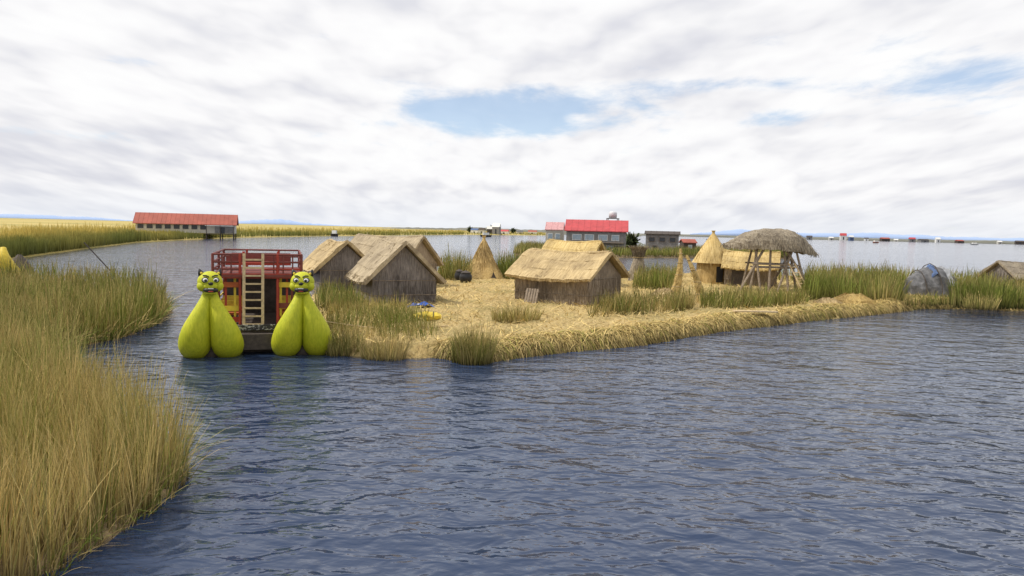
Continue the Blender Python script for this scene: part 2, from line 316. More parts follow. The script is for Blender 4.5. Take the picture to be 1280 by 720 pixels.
for i in range(3,len(E)-1):
    a,b_=E[i],E[i+1]; L=np.linalg.norm(b_-a); n=int(L*(420 if i<17 else 200)); t=rng.uniform(0,1,n)[:,None]; nrm=np.array([(b_-a)[1],-(b_-a)[0]])/L
    s_=rng.uniform(0,1,(n,1)); pts.append(np.concatenate([a+(b_-a)*t-nrm*(.1+1.0*s_),s_],1)); outd.append(np.repeat(nrm[None],n,0))
P=np.concatenate(pts); D=np.concatenate(outd); n=len(P); K=5; t=np.linspace(0,1,K); ln=rng.uniform(.3,.9,n); D=D*.7+rng.normal(0,.65,D.shape)
Q=np.zeros((n,K,3)); Q[:,:,0]=P[:,0:1]+D[:,0:1]*ln[:,None]*t; Q[:,:,1]=P[:,1:2]+D[:,1:2]*ln[:,None]*t
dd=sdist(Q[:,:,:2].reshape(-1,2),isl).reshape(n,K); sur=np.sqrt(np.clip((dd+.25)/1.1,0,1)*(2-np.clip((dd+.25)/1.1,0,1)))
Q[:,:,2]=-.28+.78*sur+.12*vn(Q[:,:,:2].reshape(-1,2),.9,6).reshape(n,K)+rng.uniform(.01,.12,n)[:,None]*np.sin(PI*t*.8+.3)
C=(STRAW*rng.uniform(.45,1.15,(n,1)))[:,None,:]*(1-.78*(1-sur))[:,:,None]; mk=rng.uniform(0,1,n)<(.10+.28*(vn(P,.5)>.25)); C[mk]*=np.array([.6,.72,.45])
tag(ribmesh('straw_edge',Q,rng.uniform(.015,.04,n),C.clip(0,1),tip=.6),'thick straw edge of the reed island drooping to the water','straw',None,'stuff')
P=samp(isl,16); P=P[(P[:,1]<75)&(P[:,0]<45)]; n=len(P); t=np.linspace(0,1,3); a=rng.uniform(0,2*PI,n); ln=rng.uniform(.15,.6,n)
Q=np.zeros((n,3,3)); Q[:,:,0]=P[:,0:1]+np.cos(a)[:,None]*ln[:,None]*t; Q[:,:,1]=P[:,1:2]+np.sin(a)[:,None]*ln[:,None]*t; Q[:,:,2]=GZ+.06+rng.uniform(0,.2,n)[:,None]*t
C=(STRAW*rng.uniform(.35,1.2,(n,1)))[:,None,:]*np.ones((1,3,1))
tag(ribmesh('loose_straw',Q,rng.uniform(.02,.045,n),C.clip(0,1),tip=.6),'loose straw strewn over the island floor','straw',None,'stuff')
def belt(px,dens,h,wv,label,green=.6,lean=.12,z=.3,name='reed_belt',bright=.8,clump=.8,zz=.4,hvar=.35,tuft=1.0,splay=.45,thr=.45):
    P=samp(pxpoly(px,zz),dens); P=P[rng.uniform(-.8,.6,len(P))<vn(P,1.1,3)+thr]
    return tag(reeds(name,P,z,h,wv,green,lean,clump=clump,bright=bright,hvar=hvar,tuft=tuft,splay=splay),label,'reeds',None,'stuff')
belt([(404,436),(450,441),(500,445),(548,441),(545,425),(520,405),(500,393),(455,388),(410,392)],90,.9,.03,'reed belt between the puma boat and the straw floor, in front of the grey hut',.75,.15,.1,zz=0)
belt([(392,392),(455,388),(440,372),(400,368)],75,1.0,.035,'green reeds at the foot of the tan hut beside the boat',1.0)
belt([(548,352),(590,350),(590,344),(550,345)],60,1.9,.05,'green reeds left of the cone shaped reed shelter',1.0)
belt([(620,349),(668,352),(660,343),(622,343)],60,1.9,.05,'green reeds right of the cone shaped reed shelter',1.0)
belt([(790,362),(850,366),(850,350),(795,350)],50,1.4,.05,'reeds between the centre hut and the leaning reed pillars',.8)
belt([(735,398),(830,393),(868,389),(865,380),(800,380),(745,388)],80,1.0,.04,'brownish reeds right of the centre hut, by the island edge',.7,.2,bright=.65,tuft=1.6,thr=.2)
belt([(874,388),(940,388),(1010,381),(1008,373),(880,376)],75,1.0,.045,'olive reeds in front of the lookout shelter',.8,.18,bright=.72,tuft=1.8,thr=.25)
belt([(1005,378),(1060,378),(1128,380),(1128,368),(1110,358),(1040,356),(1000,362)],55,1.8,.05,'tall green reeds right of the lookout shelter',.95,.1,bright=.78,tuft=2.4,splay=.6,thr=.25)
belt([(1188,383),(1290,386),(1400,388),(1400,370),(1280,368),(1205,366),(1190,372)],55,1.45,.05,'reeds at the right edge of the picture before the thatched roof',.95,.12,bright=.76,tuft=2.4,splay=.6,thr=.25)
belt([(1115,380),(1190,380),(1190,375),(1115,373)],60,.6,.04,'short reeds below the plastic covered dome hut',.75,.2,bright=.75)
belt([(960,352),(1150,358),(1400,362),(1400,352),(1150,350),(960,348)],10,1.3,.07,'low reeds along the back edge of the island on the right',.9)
def clump(px,py,h,r,n,label,green=.6,z=.35,zz=.4,wv=.03):
    c=gp(px,py,zz); a=rng.uniform(0,2*PI,n); rr=r*np.sqrt(rng.uniform(0,1,n)); P=np.stack([np.cos(a)*rr,np.sin(a)*rr*.8],1)
    o=reeds('reed_clump',P+50,z,h,wv,green,.2,clump=1.4,bright=.8,hvar=.4,tuft=100,splay=0); 
    me=o.data; co=np.zeros(len(me.vertices)*3,np.float32); me.vertices.foreach_get('co',co); co=co.reshape(-1,3); co[:,:2]-=50; co[:,:2]*=(1+.35*np.clip(co[:,2:3]-z,0,2)); me.vertices.foreach_set('co',co.ravel()); me.update()
    o.location=(c.x,c.y,0); return tag(o,label,'reed clump')
clump(590,453,1.15,.62,800,'reed clump standing in the water at the front tip of the island',.8,-.05,0,.022)
clump(645,402,.75,.95,480,'low wide reed tuft on the straw in front of the centre hut',.7)
clump(775,391,.95,.8,320,'brown reed tuft nearest the right corner of the centre hut',.5)
clump(850,388,1.0,.6,280,'reed tuft at the foot of the leaning reed pillars',.7)
clump(1224,385,.9,.9,280,'reed tuft on the island edge below the brown thatched roof at right',.8)
clump(428,443,.95,.6,460,'reed clump touching the right yellow prow of the boat',.9,-.05,0,.022)
clump(480,448,.8,.7,460,'short straw coloured clump at the waterline below the grey hut',.45,-.05,0,.022)
# ------------------------------------------------------------ huts
def roof_mb(L,W,hw,hr,over=.3,ov_e=.35,th=.12,courses=3,fr=360,seed=1,sag=.13):
    random.seed(seed); mb=MB(); nx=30; sub=3
    for s in (-1,1):
        y1=W/2+ov_e; z1=hw-(hr-hw)/(W/2)*ov_e*.75; prof=[]
        sl=Vector((0,s*y1,z1-hr)); ln=sl.length; nrm=Vector((0,s*(hr-z1),y1)).normalized()
        for k in range(courses):
            for j in range(sub+1): prof.append(((k+j/sub)/courses-(.004 if j==sub else 0),th*(1.0+.16*j/sub)))
        prof=[(0,-.01)]+prof+[(1,-.01)]
        vs=[];np_=len(prof)
        for i in range(nx+1):
            x=(-1+2*i/nx)*(L/2+over); jx=random.uniform(-.04,.04)
            for j,(tt,o) in enumerate(prof):
                jt=(random.uniform(-.012,.02) if 0<tt else 0)
                p=Vector((x+(jx if i in(0,nx) else 0),0,hr))+sl*(tt+jt)+nrm*(o+.09*mnoise.noise(Vector((x*.9,tt*2.5,seed+s)))+random.uniform(-.012,.012) if o>0 else o)
                p.z+=.05*math.sin(PI*tt)-sag*math.sin(PI*i/nx)
                vs.append(p)
        fs=[]
        for i in range(nx):
            for j in range(np_-1): fs.append((i*np_+j,(i+1)*np_+j,(i+1)*np_+j+1,i*np_+j+1))
        for i in range(nx): fs.append((i*np_+np_-1,(i+1)*np_+np_-1,(i+1)*np_,i*np_))
        fs.append(tuple(range(np_))); fs.append(tuple(nx*np_+j for j in range(np_-1,-1,-1)))
        mb.add(vs,fs)
        rb=[]
        for _ in range(fr):
            x=random.uniform(-1,1)*(L/2+over); k=random.choice((1,1,random.random())) ; p=Vector((x,0,hr-sag*math.cos(x/(L/2+over)*PI/2)))+sl*(k-random.uniform(.05,.15))+nrm*th*1.25
            l=random.uniform(.12,.32); d=(sl.normalized()*l+Vector((random.uniform(-.08,.08),0,-.04))); rb.append([p,p+d*.5,p+d+Vector((0,0,-.04))])
        for _ in range(fr//3):
            e=random.choice((-1,1)); tt=random.uniform(0,1); p=Vector((e*(L/2+over-.1),0,hr))+sl*tt+nrm*th*random.uniform(.2,1.3)
            d=Vector((e*random.uniform(.06,.18),0,0))+sl.normalized()*random.uniform(.05,.25); rb.append([p,p+d*.5,p+d+Vector((0,0,-.05))])
        mb.ribbons(rb,.032)
    return mb
def hut(label,c,rz,L,W,hw,hr,rm,wm,seed,doorway=None,bands=True,sag=.13,**k):
    t=empty('reed_hut',(c[0],c[1],GZ),rz,label,'hut')
    w_=MB(); a,b_=L/2,W/2
    pr=[(-b_,-.3),(b_,-.3),(b_,hw-.04),(0,hr-.12),(-b_,hw-.04)]
    w_.add([(x,y,z) for x in(-a,a) for (y,z) in pr],[(0,4,3,2,1),(5,6,7,8,9),(0,1,6,5),(1,2,7,6),(4,0,5,9)])
    random.seed(seed+50); rb=[]
    for _ in range(420):
        y=random.uniform(-b_,b_); z0=random.uniform(-.1,1.0); z1=min(z0+random.uniform(.3,.9),hr-(hr-hw)*abs(y)/b_-.2); s_=random.choice((-1,1)); x=s_*(a+random.uniform(.01,.05))
        if z1>z0: rb.append([Vector((x,y,z0)),Vector((x,y+random.uniform(-.05,.05),z1))])
        x=random.uniform(-a,a); z0=random.uniform(-.1,hw*.6); z1=z0+random.uniform(.2,.5); rb.append([Vector((x,-b_-random.uniform(.01,.05),z0)),Vector((x+random.uniform(-.05,.05),-b_-.03,z1))])
    w_.ribbons(rb,.035); w_.build('wall',wm,t)
    rf=roof_mb(L,W,hw,hr,seed=seed,sag=sag,**k).build('roof',rm,t)
    rc=MB(); n=14; rc.tube([( (-1+2*i/n)*(L/2+.22),random.uniform(-.02,.02),hr+.09-sag*math.sin(PI*i/n)+random.uniform(-.01,.01)) for i in range(n+1)],[.085*random.uniform(.85,1.15) for i in range(n+1)],8); rc.build('ridge_roll',rm,rf)
    if bands:
        for zb in (.35*hw,.9*hw):
            bm_=MB()
            for (p,q) in (((-a-.03,-b_-.03,zb),(a+.03,-b_-.03,zb)),((a+.03,-b_-.03,zb),(a+.03,b_+.03,zb)),((-a-.03,-b_-.03,zb),(-a-.03,b_+.03,zb)),((-a-.03,b_+.03,zb),(a+.03,b_+.03,zb))): bm_.tube([p,q],.022,6)
            bm_.build('binding_pole',WOOD,t)
    if doorway:
        side,off,dw,dh=doorway; d_=MB()
        if side=='x': d_.box((a+.03,off,dh/2),(.06,dw,dh))
        elif side=='-x': d_.box((-a-.03,off,dh/2),(.06,dw,dh))
        else: d_.box((off,-b_-.03,dh/2),(dw,.06,dh))
        d_.build('doorway',DWOOD,t)  # flat dark panel, the shaded hut interior put into its colour
    return t
hut('grey thatched hut with dark upright reed gable, closest hut to the boat',(-6.15,38.6),R(113),4.3,3.2,1.3,2.95,T_GREY,W_DARK,3,th=.13,over=.35)
hut('tan hut partly hidden behind the boat and the grey hut',(-10.6,45.2),R(115),4.6,3.0,1.35,2.8,T_TAN,W_DARK,5,over=.35)
hut('hut whose grey thatch roof peeks out above the grey hut in front',(-8.0,48.5),R(155),4.6,4.2,1.5,3.15,T_GREY,W_TAN,6)
hut('wide golden thatched hut with brown walls in the centre of the island',(3.05,40.3),R(-34),4.4,3.8,1.5,2.65,T_TAN,W_TAN,7,over=.36,ov_e=.42,th=.12)
hut('hut with bright straw roof showing above the centre hut',(4.3,52.5),R(-28),3.5,3.4,1.6,3.05,T_GOLD,W_TAN,8)
hut('tan hut beside the cone roofed hut, left of the lookout posts',tuple(gp(938,357,GZ)[:2]),R(-20),3.6,3.0,1.5,2.5,T_GOLD,W_TAN,9,doorway=('y',-.9,.8,1.3),over=.25)  # dark panel at front left stands for the open, unlit interior
hut('brown thatched hut cut off by the right edge of the picture',tuple(gp(1276,360,GZ)[:2]),R(10),4.2,3.4,.9,2.1,T_OLD,W_DARK,10,bands=False)
c=gp(664,379,GZ); t=empty('wooden_pallet',c,R(-34),'wooden slat panel leaning on the wall of the centre hut','pallet')
for i in range(5): MB().box((-.32+.16*i,-.0,.38),(.12,.03,.8),rx=R(-18)).build('slat',WOOD,t)
for z in (.15,.62): MB().box((0,.05+z*.3-.12,z),(.82,.04,.08),rx=R(-18)).build('crossbar',WOOD,t)
c=gp(604,348,GZ); t=empty('cone_shelter',c,0,'pointed cone shaped reed shelter standing alone at the back','hut')
mb=MB(); random.seed(3); mb.lathe([(1.75,-.1),(1.5,.3),(1.15,.85),(.75,1.6),(.38,2.4),(.14,2.95),(.1,3.1),(.16,3.3)],seg=26,jit=.03)
rb=[]
for i in range(420):
    th=random.uniform(0,2*PI); z=random.uniform(.2,2.9); r=float(np.interp(z,[0,.85,1.6,2.4,3],[1.6,1.15,.75,.38,.12])); u=Vector((math.cos(th),math.sin(th),0)); p=u*(r+.02)+Vector((0,0,z)); rb.append([p,p+u*.15+Vector((0,0,-.3)),p+u*.28+Vector((0,0,-.5))])
mb.ribbons(rb,.05); mb.build('reed_cone',CONE,t)
MB().add([(.62,-1.52,-.05),(1.12,-1.30,-.05),(.8,-1.25,.6)],[(0,1,2)]).build('opening',DWOOD,t)  # flat dark face, shade inside the shelter put into its colour
c=gp(889,354,GZ); t=empty('round_hut',c,0,'round hut with pointed golden reed roof, left of the lookout','hut')
MB().lathe([(1.15,-.2),(1.17,1.0),(1.15,2.0)],seg=24,jit=.02).build('wall',CONE,t)
mb=MB().lathe([(1.1,1.75),(1.55,1.6),(1.2,2.2),(.78,2.9),(.36,3.5),(.13,3.85),(.1,3.95),(.16,4.1)],seg=24,jit=.04); rb=[]
for i in range(230):
    th=random.uniform(0,2*PI); z=random.uniform(1.75,3.6); r=float(np.interp(z,[1.6,2.2,2.9,3.5,3.9],[1.5,1.2,.78,.36,.12])); u=Vector((math.cos(th),math.sin(th),0)); p=u*r+Vector((0,0,z)); rb.append([p,p+u*.15+Vector((0,0,-.25)),p+u*.22+Vector((0,0,-.46))])
mb.ribbons(rb,.05).build('roof',T_GOLD,t)
MB().box((.3,-1.12,.75),(.5,.1,1.2)).build('door_opening',BLACK,t)  # solid black panel in place of the unlit inside of the hut
# lookout shelter
c=gp(960,364,GZ); t=empty('lookout_shelter',c,R(-4),'lookout on splayed poles with ladder under a rounded grey boat shaped thatch canopy','lookout')
random.seed(9)
secs=[(-3.15,.08,.05,3.15),(-2.8,.38,.3,3.05),(-2.2,.75,.72,3.0),(-1.4,1.02,1.08,3.0),(-.5,1.12,1.25,3.0),(.4,1.15,1.28,3.0),(1.2,1.1,1.3,2.95),(1.8,.95,1.1,2.85),(2.3,.75,.75,2.75),(2.75,.45,.38,2.68),(3.1,.1,.08,2.62)]
sec=cr(secs,3); vs=[];fs=[];M_=14
for (x,ry,rz_,z0) in sec:
    for k in range(M_+1):
        a=PI*k/M_; sp_=abs(math.cos(a))**.8*(1 if math.cos(a)>0 else -1); p=Vector((x,ry*sp_*1.12,z0+rz_*math.sin(a)**.9-.15*abs(math.cos(a))**4)); p+=Vector((random.uniform(-.04,.04),random.uniform(-.04,.04),random.uniform(-.06,.06))); vs.append(p)
ns=len(sec); nv=len(vs)
ctr=[Vector((x,0,z0+rz_*.2)) for (x,ry,rz_,z0) in sec]
vs+= [ctr[i//(M_+1)]+(vs[i]-ctr[i//(M_+1)])*.82 for i in range(nv)]
for i in range(ns-1):
    for k in range(M_):
        q_=(i*(M_+1)+k,(i+1)*(M_+1)+k,(i+1)*(M_+1)+k+1,i*(M_+1)+k+1); fs.append(q_); fs.append(tuple(nv+x for x in reversed(q_)))
    for k in (0,M_): fs.append((i*(M_+1)+k,(i+1)*(M_+1)+k,nv+(i+1)*(M_+1)+k,nv+i*(M_+1)+k))
mb=MB().add(vs,fs); rb=[]
for i in range(420):
    s_=random.choice(sec); a=random.uniform(0,PI) if random.random()<.6 else random.choice((random.uniform(0,.3),random.uniform(PI-.3,PI)))
    x,ry,rz_,z0=s_; p=Vector((x+random.uniform(-.2,.2),ry*math.cos(a)*1.12,z0+rz_*math.sin(a))); u=Vector((random.uniform(-.1,.15),math.cos(a)*.12,-.08-.15*abs(math.cos(a)))); rb.append([p,p+u*.6+Vector((0,0,.03)),p+u*1.2])
mb.ribbons(rb,.045); mb.build('canopy',T_OLD,t)
for sx,y in ((-1.3,-.9),(-.2,-.9),(.9,-.9),(1.9,-.9),(-1.3,.9),(.3,.9),(1.9,.9)):
    MB().tube([(sx*1.2,y*1.3,-.2),(sx*.75,y*.75,3.25)],[.095,.07],8).build('post',WOOD,t)
for (p,q) in (((.3,-1.15,0),(1.3,-.75,3.0)),((2.7,-1.2,0),(.7,-.75,3.1)),((-2.2,-1.15,0),(-.5,-.75,3.1)),((-.8,-1.15,0),(-1.2,-.8,3.0)),((.3,1.0,0),(1.7,.8,2.9))):
    MB().tube([p,q],.085,8).build('brace',WOOD,t)
for z,y in ((1.9,-.95),(1.9,.95),(2.95,-.8),(2.95,.8)): MB().tube([(-1.4,y,z),(1.8,y,z-.05)],.055,6).build('rail',WOOD,t)
MB().box((.2,0,1.65),(2.6,1.7,.08)).build('platform',WOOD,t)
for x in (1.0,1.4): MB().tube([(x+.9,-1.7,0),(x,-.95,2.0)],.05,6).build('ladder_rail',LWOOD,t)
for i in range(5):
    k=.15+i*.18; MB().tube([(1.9-.9*k,-1.7+.75*k,2*k),(2.3-.9*k,-1.7+.75*k,2*k)],.035,6).build('ladder_rung',LWOOD,t)
for (a,b_,r,lab) in (((843,370),(851,311),.24,'upright golden reed pillar, left one of the pair'),((878,380),(858,319),.22,'slanting golden reed pillar, right one of the pair')):
    p=gp(a[0],a[1],GZ); q=dp(b_[0],b_[1],p.y+.8); v_=q-p; t=empty('reed_pillar',p,0,lab,'pillar')
    n=9; mb=MB().tube([v_*(i/n)+Vector((.12*math.sin(PI*i/n),0,-.1 if i==0 else 0)) for i in range(n+1)],[r*(1.3-1.0*(i/n))*(1.08 if i%2 else .95) for i in range(n+1)],10)
    mb.ribbons([[v_*k+Vector((r*random.uniform(-1,1),-r,0)),v_*(k-.05)+Vector((r*random.uniform(-1.2,1.2),-r*1.1,0)),v_*(k-.1)+Vector((r*random.uniform(-1.5,1.5),-r*1.2,0))] for k in [random.uniform(.12,.8) for _ in range(60)]],.03)
    mb.build('reed_bundle',T_GOLDD,t)
    for k in (.2,.45,.7,.9): MB().tube([v_*k+Vector((.12*math.sin(PI*k)+(r*(1.34-k))*math.cos(a_*PI/8),(r*(1.34-k))*math.sin(a_*PI/8),0)) for a_ in range(17)],.03,5).build('binding_rope',ROPE,t)
c=gp(797,352,GZ); t=empty('reed_stack',c,0,'brown stook of bound reeds right behind the centre hut','reed stack')
mb=MB().lathe([(.75,-.1),(.7,.6),(.55,1.3),(.35,1.9),(.5,2.4),(.7,2.7)],seg=18,jit=.08); mb.ribbons([[Vector((.4*math.cos(a),.4*math.sin(a),1.9)),Vector((.6*math.cos(a),.6*math.sin(a),2.5)),Vector((.85*math.cos(a),.85*math.sin(a),2.8))] for a in [random.uniform(0,6.28) for _ in range(90)]],.06); mb.build('reed_bundle',T_OLD,t)
MB().tube([(.4*math.cos(a*PI/8),.4*math.sin(a*PI/8),1.9) for a in range(17)],.04,5).build('binding_rope',ROPE,t)
# plastic covered hut at right
c=gp(1163,369,GZ); t=empty('covered_hut',c,R(8),'small dome hut patched with dark grey and blue sheets near the right edge','hut')
def dome(rx,ry,rz_,a0,a1,off,jit=.05):
    vs=[];fs=[];A=14;B=9
    for i in range(A+1):
        x=-1+2*i/A
        for k in range(B+1):
            a=a0+(a1-a0)*k/B; s_=(1-abs(x)**1.3*.5); vs.append((x*rx,(ry+off)*math.cos(a)*s_+random.uniform(-jit,jit),(rz_+off)*math.sin(a)**1.1*s_+random.uniform(-jit,jit)))
    for i in range(A):
        for k in range(B): fs.append((i*(B+1)+k,(i+1)*(B+1)+k,(i+1)*(B+1)+k+1,i*(B+1)+k+1))
    return vs,fs
vs,fs=dome(1.85,1.4,2.1,0,PI,0,.1); B=10
fs.append(tuple(range(B-1,-1,-1))+()); fs.append(tuple(14*B+k for k in range(B))); MB().add(vs,fs).build('shell',GREYT,t)
vs,fs=dome(.5,1.4,2.0,PI*.5,PI*.74,.14,.07); MB().add([(x-.35,y,z) for x,y,z in vs],fs).build('blue_sheet',BLUET,t)
vs,fs=dome(.3,1.4,1.8,PI*.4,PI*.85,.16,.07); MB().add([(x+.7,y,z) for x,y,z in vs],fs).build('pale_sheet',PALEG,t)
for x in (-1.1,-.2,.9): MB().tube([(x,-1.5*math.cos(a*PI/8)*(1-.22*abs(x)),2.25*math.sin(a*PI/8)**1.1*(1-.22*abs(x))+.02) for a in range(9)],.03,5).build('hold_down_rope',DWOOD,t)
# ------------------------------------------------------------ puma boat
def head(t,x,z,y0=0.0,yaw=0,s0=.88):
    Mh=Matrix.Rotation(yaw,3,'Z')
    def P_(a,b_,c_): v_=Mh@Vector((a,b_,c_))*s0; return (x+v_.x,y0+v_.y,z+v_.z)
    S_=lambda *r: tuple(q_*s0 for q_ in r)
    m1=MB(); m1.sphere(P_(0,0,0),S_(.42,.4,.38),24,16); m1.sphere(P_(0,-.25,-.13),S_(.25,.2,.16),18,12); m1.sphere(P_(-.24,-.12,-.14),S_(.2,.2,.19),14,10); m1.sphere(P_(.24,-.12,-.14),S_(.2,.2,.19),14,10)
    m1.sphere(P_(0,-.22,-.36),S_(.22,.2,.08),16,8)
    h=m1.build('puma_head',YEL,t,True)
    for s in (-1,1):
        e=MB(); p=Vector(P_(s*.27,.02,.24)); tip=Vector(P_(s*.35,0,.46)); e.tube([p,p.lerp(tip,.5),tip],[.11*s0,.085*s0,.02],10); e.build('ear',BLACK,h,True)
        MB().sphere(P_(s*.28,-.07,.31),S_(.045,.04,.05),10,8).build('inner_ear',YPAINT,h,True)
        MB().sphere(P_(s*.17,-.335,.09),S_(.12,.06,.10),16,10).build('eye_rim',BLACK,h,True)
        MB().sphere(P_(s*.17,-.375,.09),S_(.085,.045,.07),16,10).build('eye',WHITE,h,True)
        MB().sphere(P_(s*.16,-.41,.08),S_(.05,.025,.05),10,8).build('pupil',BLACK,h,True)
        MB().tube([P_(s*.05,-.36,.2),P_(s*.14,-.32,.25),P_(s*.24,-.27,.24)],.02,6).build('brow_stripe',BLACK,h)
    MB().sphere(P_(0,-.44,-.03),S_(.085,.05,.055),12,8).build('nose',BLACK,h,True)
    MB().sphere(P_(0,-.345,-.26),S_(.25,.125,.10),18,10).build('mouth',BLACK,h,True)
    MB().sphere(P_(0,-.43,-.30),S_(.1,.06,.03),12,8).build('tongue',RED,h,True)
    MB().box(P_(0,-.455,-.20),S_(.18,.03,.03)).build('upper_teeth',WHITE,h)
c=gp(321,446,0); boat=empty('puma_boat',c,R(17),'yellow twin hulled reed boat with two puma head prows and a two storey deck','boat')
for px_,hx in ((-1,-1.36),(1,1.39)):
    for s in (-1,1):
        pts=[(hx+s*.46,8.5,.5,.12),(hx+s*.47,7.6,.25,.33),(hx+s*.48,4,.2,.44),(hx+s*.485,1.6,.22,.46),(hx+s*.485,.7,.28,.47),(hx+s*.475,.2,.44,.485),(hx+s*.415,-.03,.8,.44),(hx+s*.31,-.13,1.2,.335),(hx+s*.20,-.14,1.58,.225),(hx+s*.12,-.08,1.88,.15),(hx+s*.08,-.03,2.12,.12)]
        C4=cr(pts,6); mb=MB().tube([p[:3] for p in C4],[p[3] for p in C4],28); mb.build('hull_bundle',YEL,boat,True)
    MB().tube([(hx,.15,.1),(hx,4,.05),(hx,7.5,.1)],[.22,.24,.18],12).build('dark_gap_filler',DWOOD,boat,True)  # added dark filler, closes the bright gap between the two hull bundles
    MB().tube([(hx,-.03,1.85),(hx,0,2.2)],[.18,.17],14).build('neck',YEL,boat,True)
    MB().tube([(hx+.215*math.cos(a*PI/10),-.03+.16*math.sin(a*PI/10),2.07) for a in range(21)],.016,6).build('collar',BLACK,boat)
    head(boat,hx,2.38,-.03,R(8)*px_*-1)
b2=lambda c,d,name,mat,**k: MB().box(c,d,**k).build(name,mat,boat)
b2((0,3.6,.72),(3.0,5.6,.12),'lower_deck',DWOOD)
b2((0,1.0,.3),(1.0,.08,.7),'hull_crossboard',DWOOD)
b2((0,.62,.42),(1.0,.5,.5),'front_step',DWOOD)
b2((.05,.66,.86),(1.25,.08,.17),'name_board',SIGN)
b2((0,3.4,2.5),(2.9,4.8,.09),'upper_deck',MAROON)
for y in (1.1,3.4,5.7):
    for x in (-1.38,-.55,.62,1.38): MB().tube([(x,y,.75),(x,y,3.22)],.045,6).build('post',RED if x in(-.55,.62) else MAROON,boat)
for z in (2.72,2.95,3.2):
    MB().tube([(-1.38,1.1,z),(-.5,1.1,z)],.032,6).build('rail',MAROON,boat); MB().tube([(.2,1.1,z),(1.38,1.1,z)],.032,6).build('rail',RED if z<2.9 else MAROON,boat)
    MB().tube([(-1.38,5.7,z),(1.38,5.7,z)],.032,6).build('rail',MAROON,boat)
    for x in (-1.38,1.38): MB().tube([(x,1.1,z),(x,5.7,z)],.032,6).build('rail',MAROON,boat)
for x in (-1.1,-.82,.5,.8,1.1): MB().tube([(x,1.1,2.5),(x,1.1,3.2)],.024,6).build('baluster',MAROON,boat)
b2((0,1.06,2.5),(2.86,.06,.16),'deck_edge_board',RED)
for x in (-.42,.16): MB().box((x,.87,2.0),(.09,.05,2.5),rx=R(-9)).build('ladder_rail',LWOOD,boat)
for i in range(9):
    z=.95+i*.26; MB().box((-.13,.87+ (z-2.0)*.158,z),(.56,.09,.05)).build('ladder_rung',LWOOD,boat)
for x,mt_,zz_,w_ in ((-1.0,RED,1.05,.8),(-1.0,YPAINT,1.42,.8),(1.0,RED,1.05,.8),(1.0,MAROON,1.5,.8),(-1.0,ORANGE,2.2,.8),(1.0,YPAINT,2.2,.8)): b2((x,1.22,zz_),(w_,.05,.17),'side_panel',mt_)
for x,mt_ in ((-1.25,MAROON),(-1.0,RED),(-.72,YPAINT),(.72,YPAINT),(.92,RED),(1.08,MAROON),(1.25,YPAINT)): b2((x,1.3,1.6),(.07,.05,1.7),'painted_slat',mt_)
for y in (2.4,3.3,4.2):
    for x in (-.95,.95): b2((x,y,1.12),(.7,.4,.08),'bench_seat',ORANGE); b2((x,y+.2,1.4),(.7,.05,.3),'bench_back',YPAINT)
for y in (2.0,3.4,4.8): b2((0,y,2.85),(2.1,.35,.08),'upper_bench',RED); b2((0,y+.18,3.0),(2.1,.05,.22),'upper_bench_back',MAROON)
b2((0,5.6,1.6),(2.7,.05,1.7),'rear_darkener',DWOOD)  # dark sheet added to darken the cabin interior and block the bright sky
for x in (-1.41,1.41): MB().tube([(x,1.1,1.55),(x,5.7,1.55)],.03,6).build('side_rail',YPAINT,boat); b2((x*.99,3.6,1.1),(.03,4.4,.6),'side_board',MAROON)
bpx=dp(408,402,26); ip=gp(560,407,.5); n=14
tag(MB().tube([bpx.lerp(ip,i/n)-Vector((0,0,.18*math.sin(PI*i/n))) for i in range(n+1)],.018,5).build('mooring_rope',LWOOD),'pale mooring rope running from the boat to the island','rope')
c=gp(2,352,0); t=empty('moored_boat',c,R(25),'yellow reed boat prow with dark tarp at the left edge behind the reeds','boat')
C4=cr([(0,5,.3,.3),(0,2.5,.3,.6),(0,.6,.5,.65),(0,0,1.1,.5),(0,-.15,1.7,.32),(0,.1,2.2,.2)],5)
for s in (-1,1): MB().tube([(p[0]+s*.38*(1-max(0,p[2]-.5)/2.4),p[1],p[2]) for p in C4],[p[3] for p in C4],16).build('hull_bundle',YPAINT,t,True)
MB().lathe([(.9,.4),(.75,.9),(.4,1.4),(.1,1.75)],(0.8,1.5,0),14,.08).build('tarp',DWOOD,t)
p=gp(146,341,0); q=dp(105,303,p.y); tag(MB().tube([p-Vector((0,0,.4)),q],.05,6).build('leaning_pole',DWOOD),'dark pole leaning out of the channel behind the left reeds','pole')
# ------------------------------------------------------------ clutter on the island
c=gp(525,386,GZ); t=empty('blue_tarp',c,R(15),'crumpled blue tarp lying against the right corner of the grey hut','tarp')
vs=[];random.seed(2)
for i in range(9):
    for k in range(6): vs.append((i*.16-.6,k*.12-.3,.1+.28*random.random()*math.sin(PI*i/8)))
MB().add(vs,[(i*6+k,(i+1)*6+k,(i+1)*6+k+1,i*6+k+1) for i in range(8) for k in range(5)]).build('sheet',BLUE,t)
c=gp(534,400,GZ); t=empty('yellow_bundle',c,R(5),'low yellow bundle lying on the straw at the right end of the reed belt','bundle')
random.seed(12); b_=MB(); b_.sphere((0,0,.14),(.62,.3,.2),16,8); b_.v=[(x+random.uniform(-.04,.04),y+random.uniform(-.04,.04),z+random.uniform(-.04,.04)) for x,y,z in b_.v]; b_.build('wrap',YPAINT,t)
for x in (-.25,.25): MB().tube([(x,.3*math.cos(a*PI/8),.14+.21*math.sin(a*PI/8)) for a in range(9)],.02,5).build('strap',DWOOD,t)
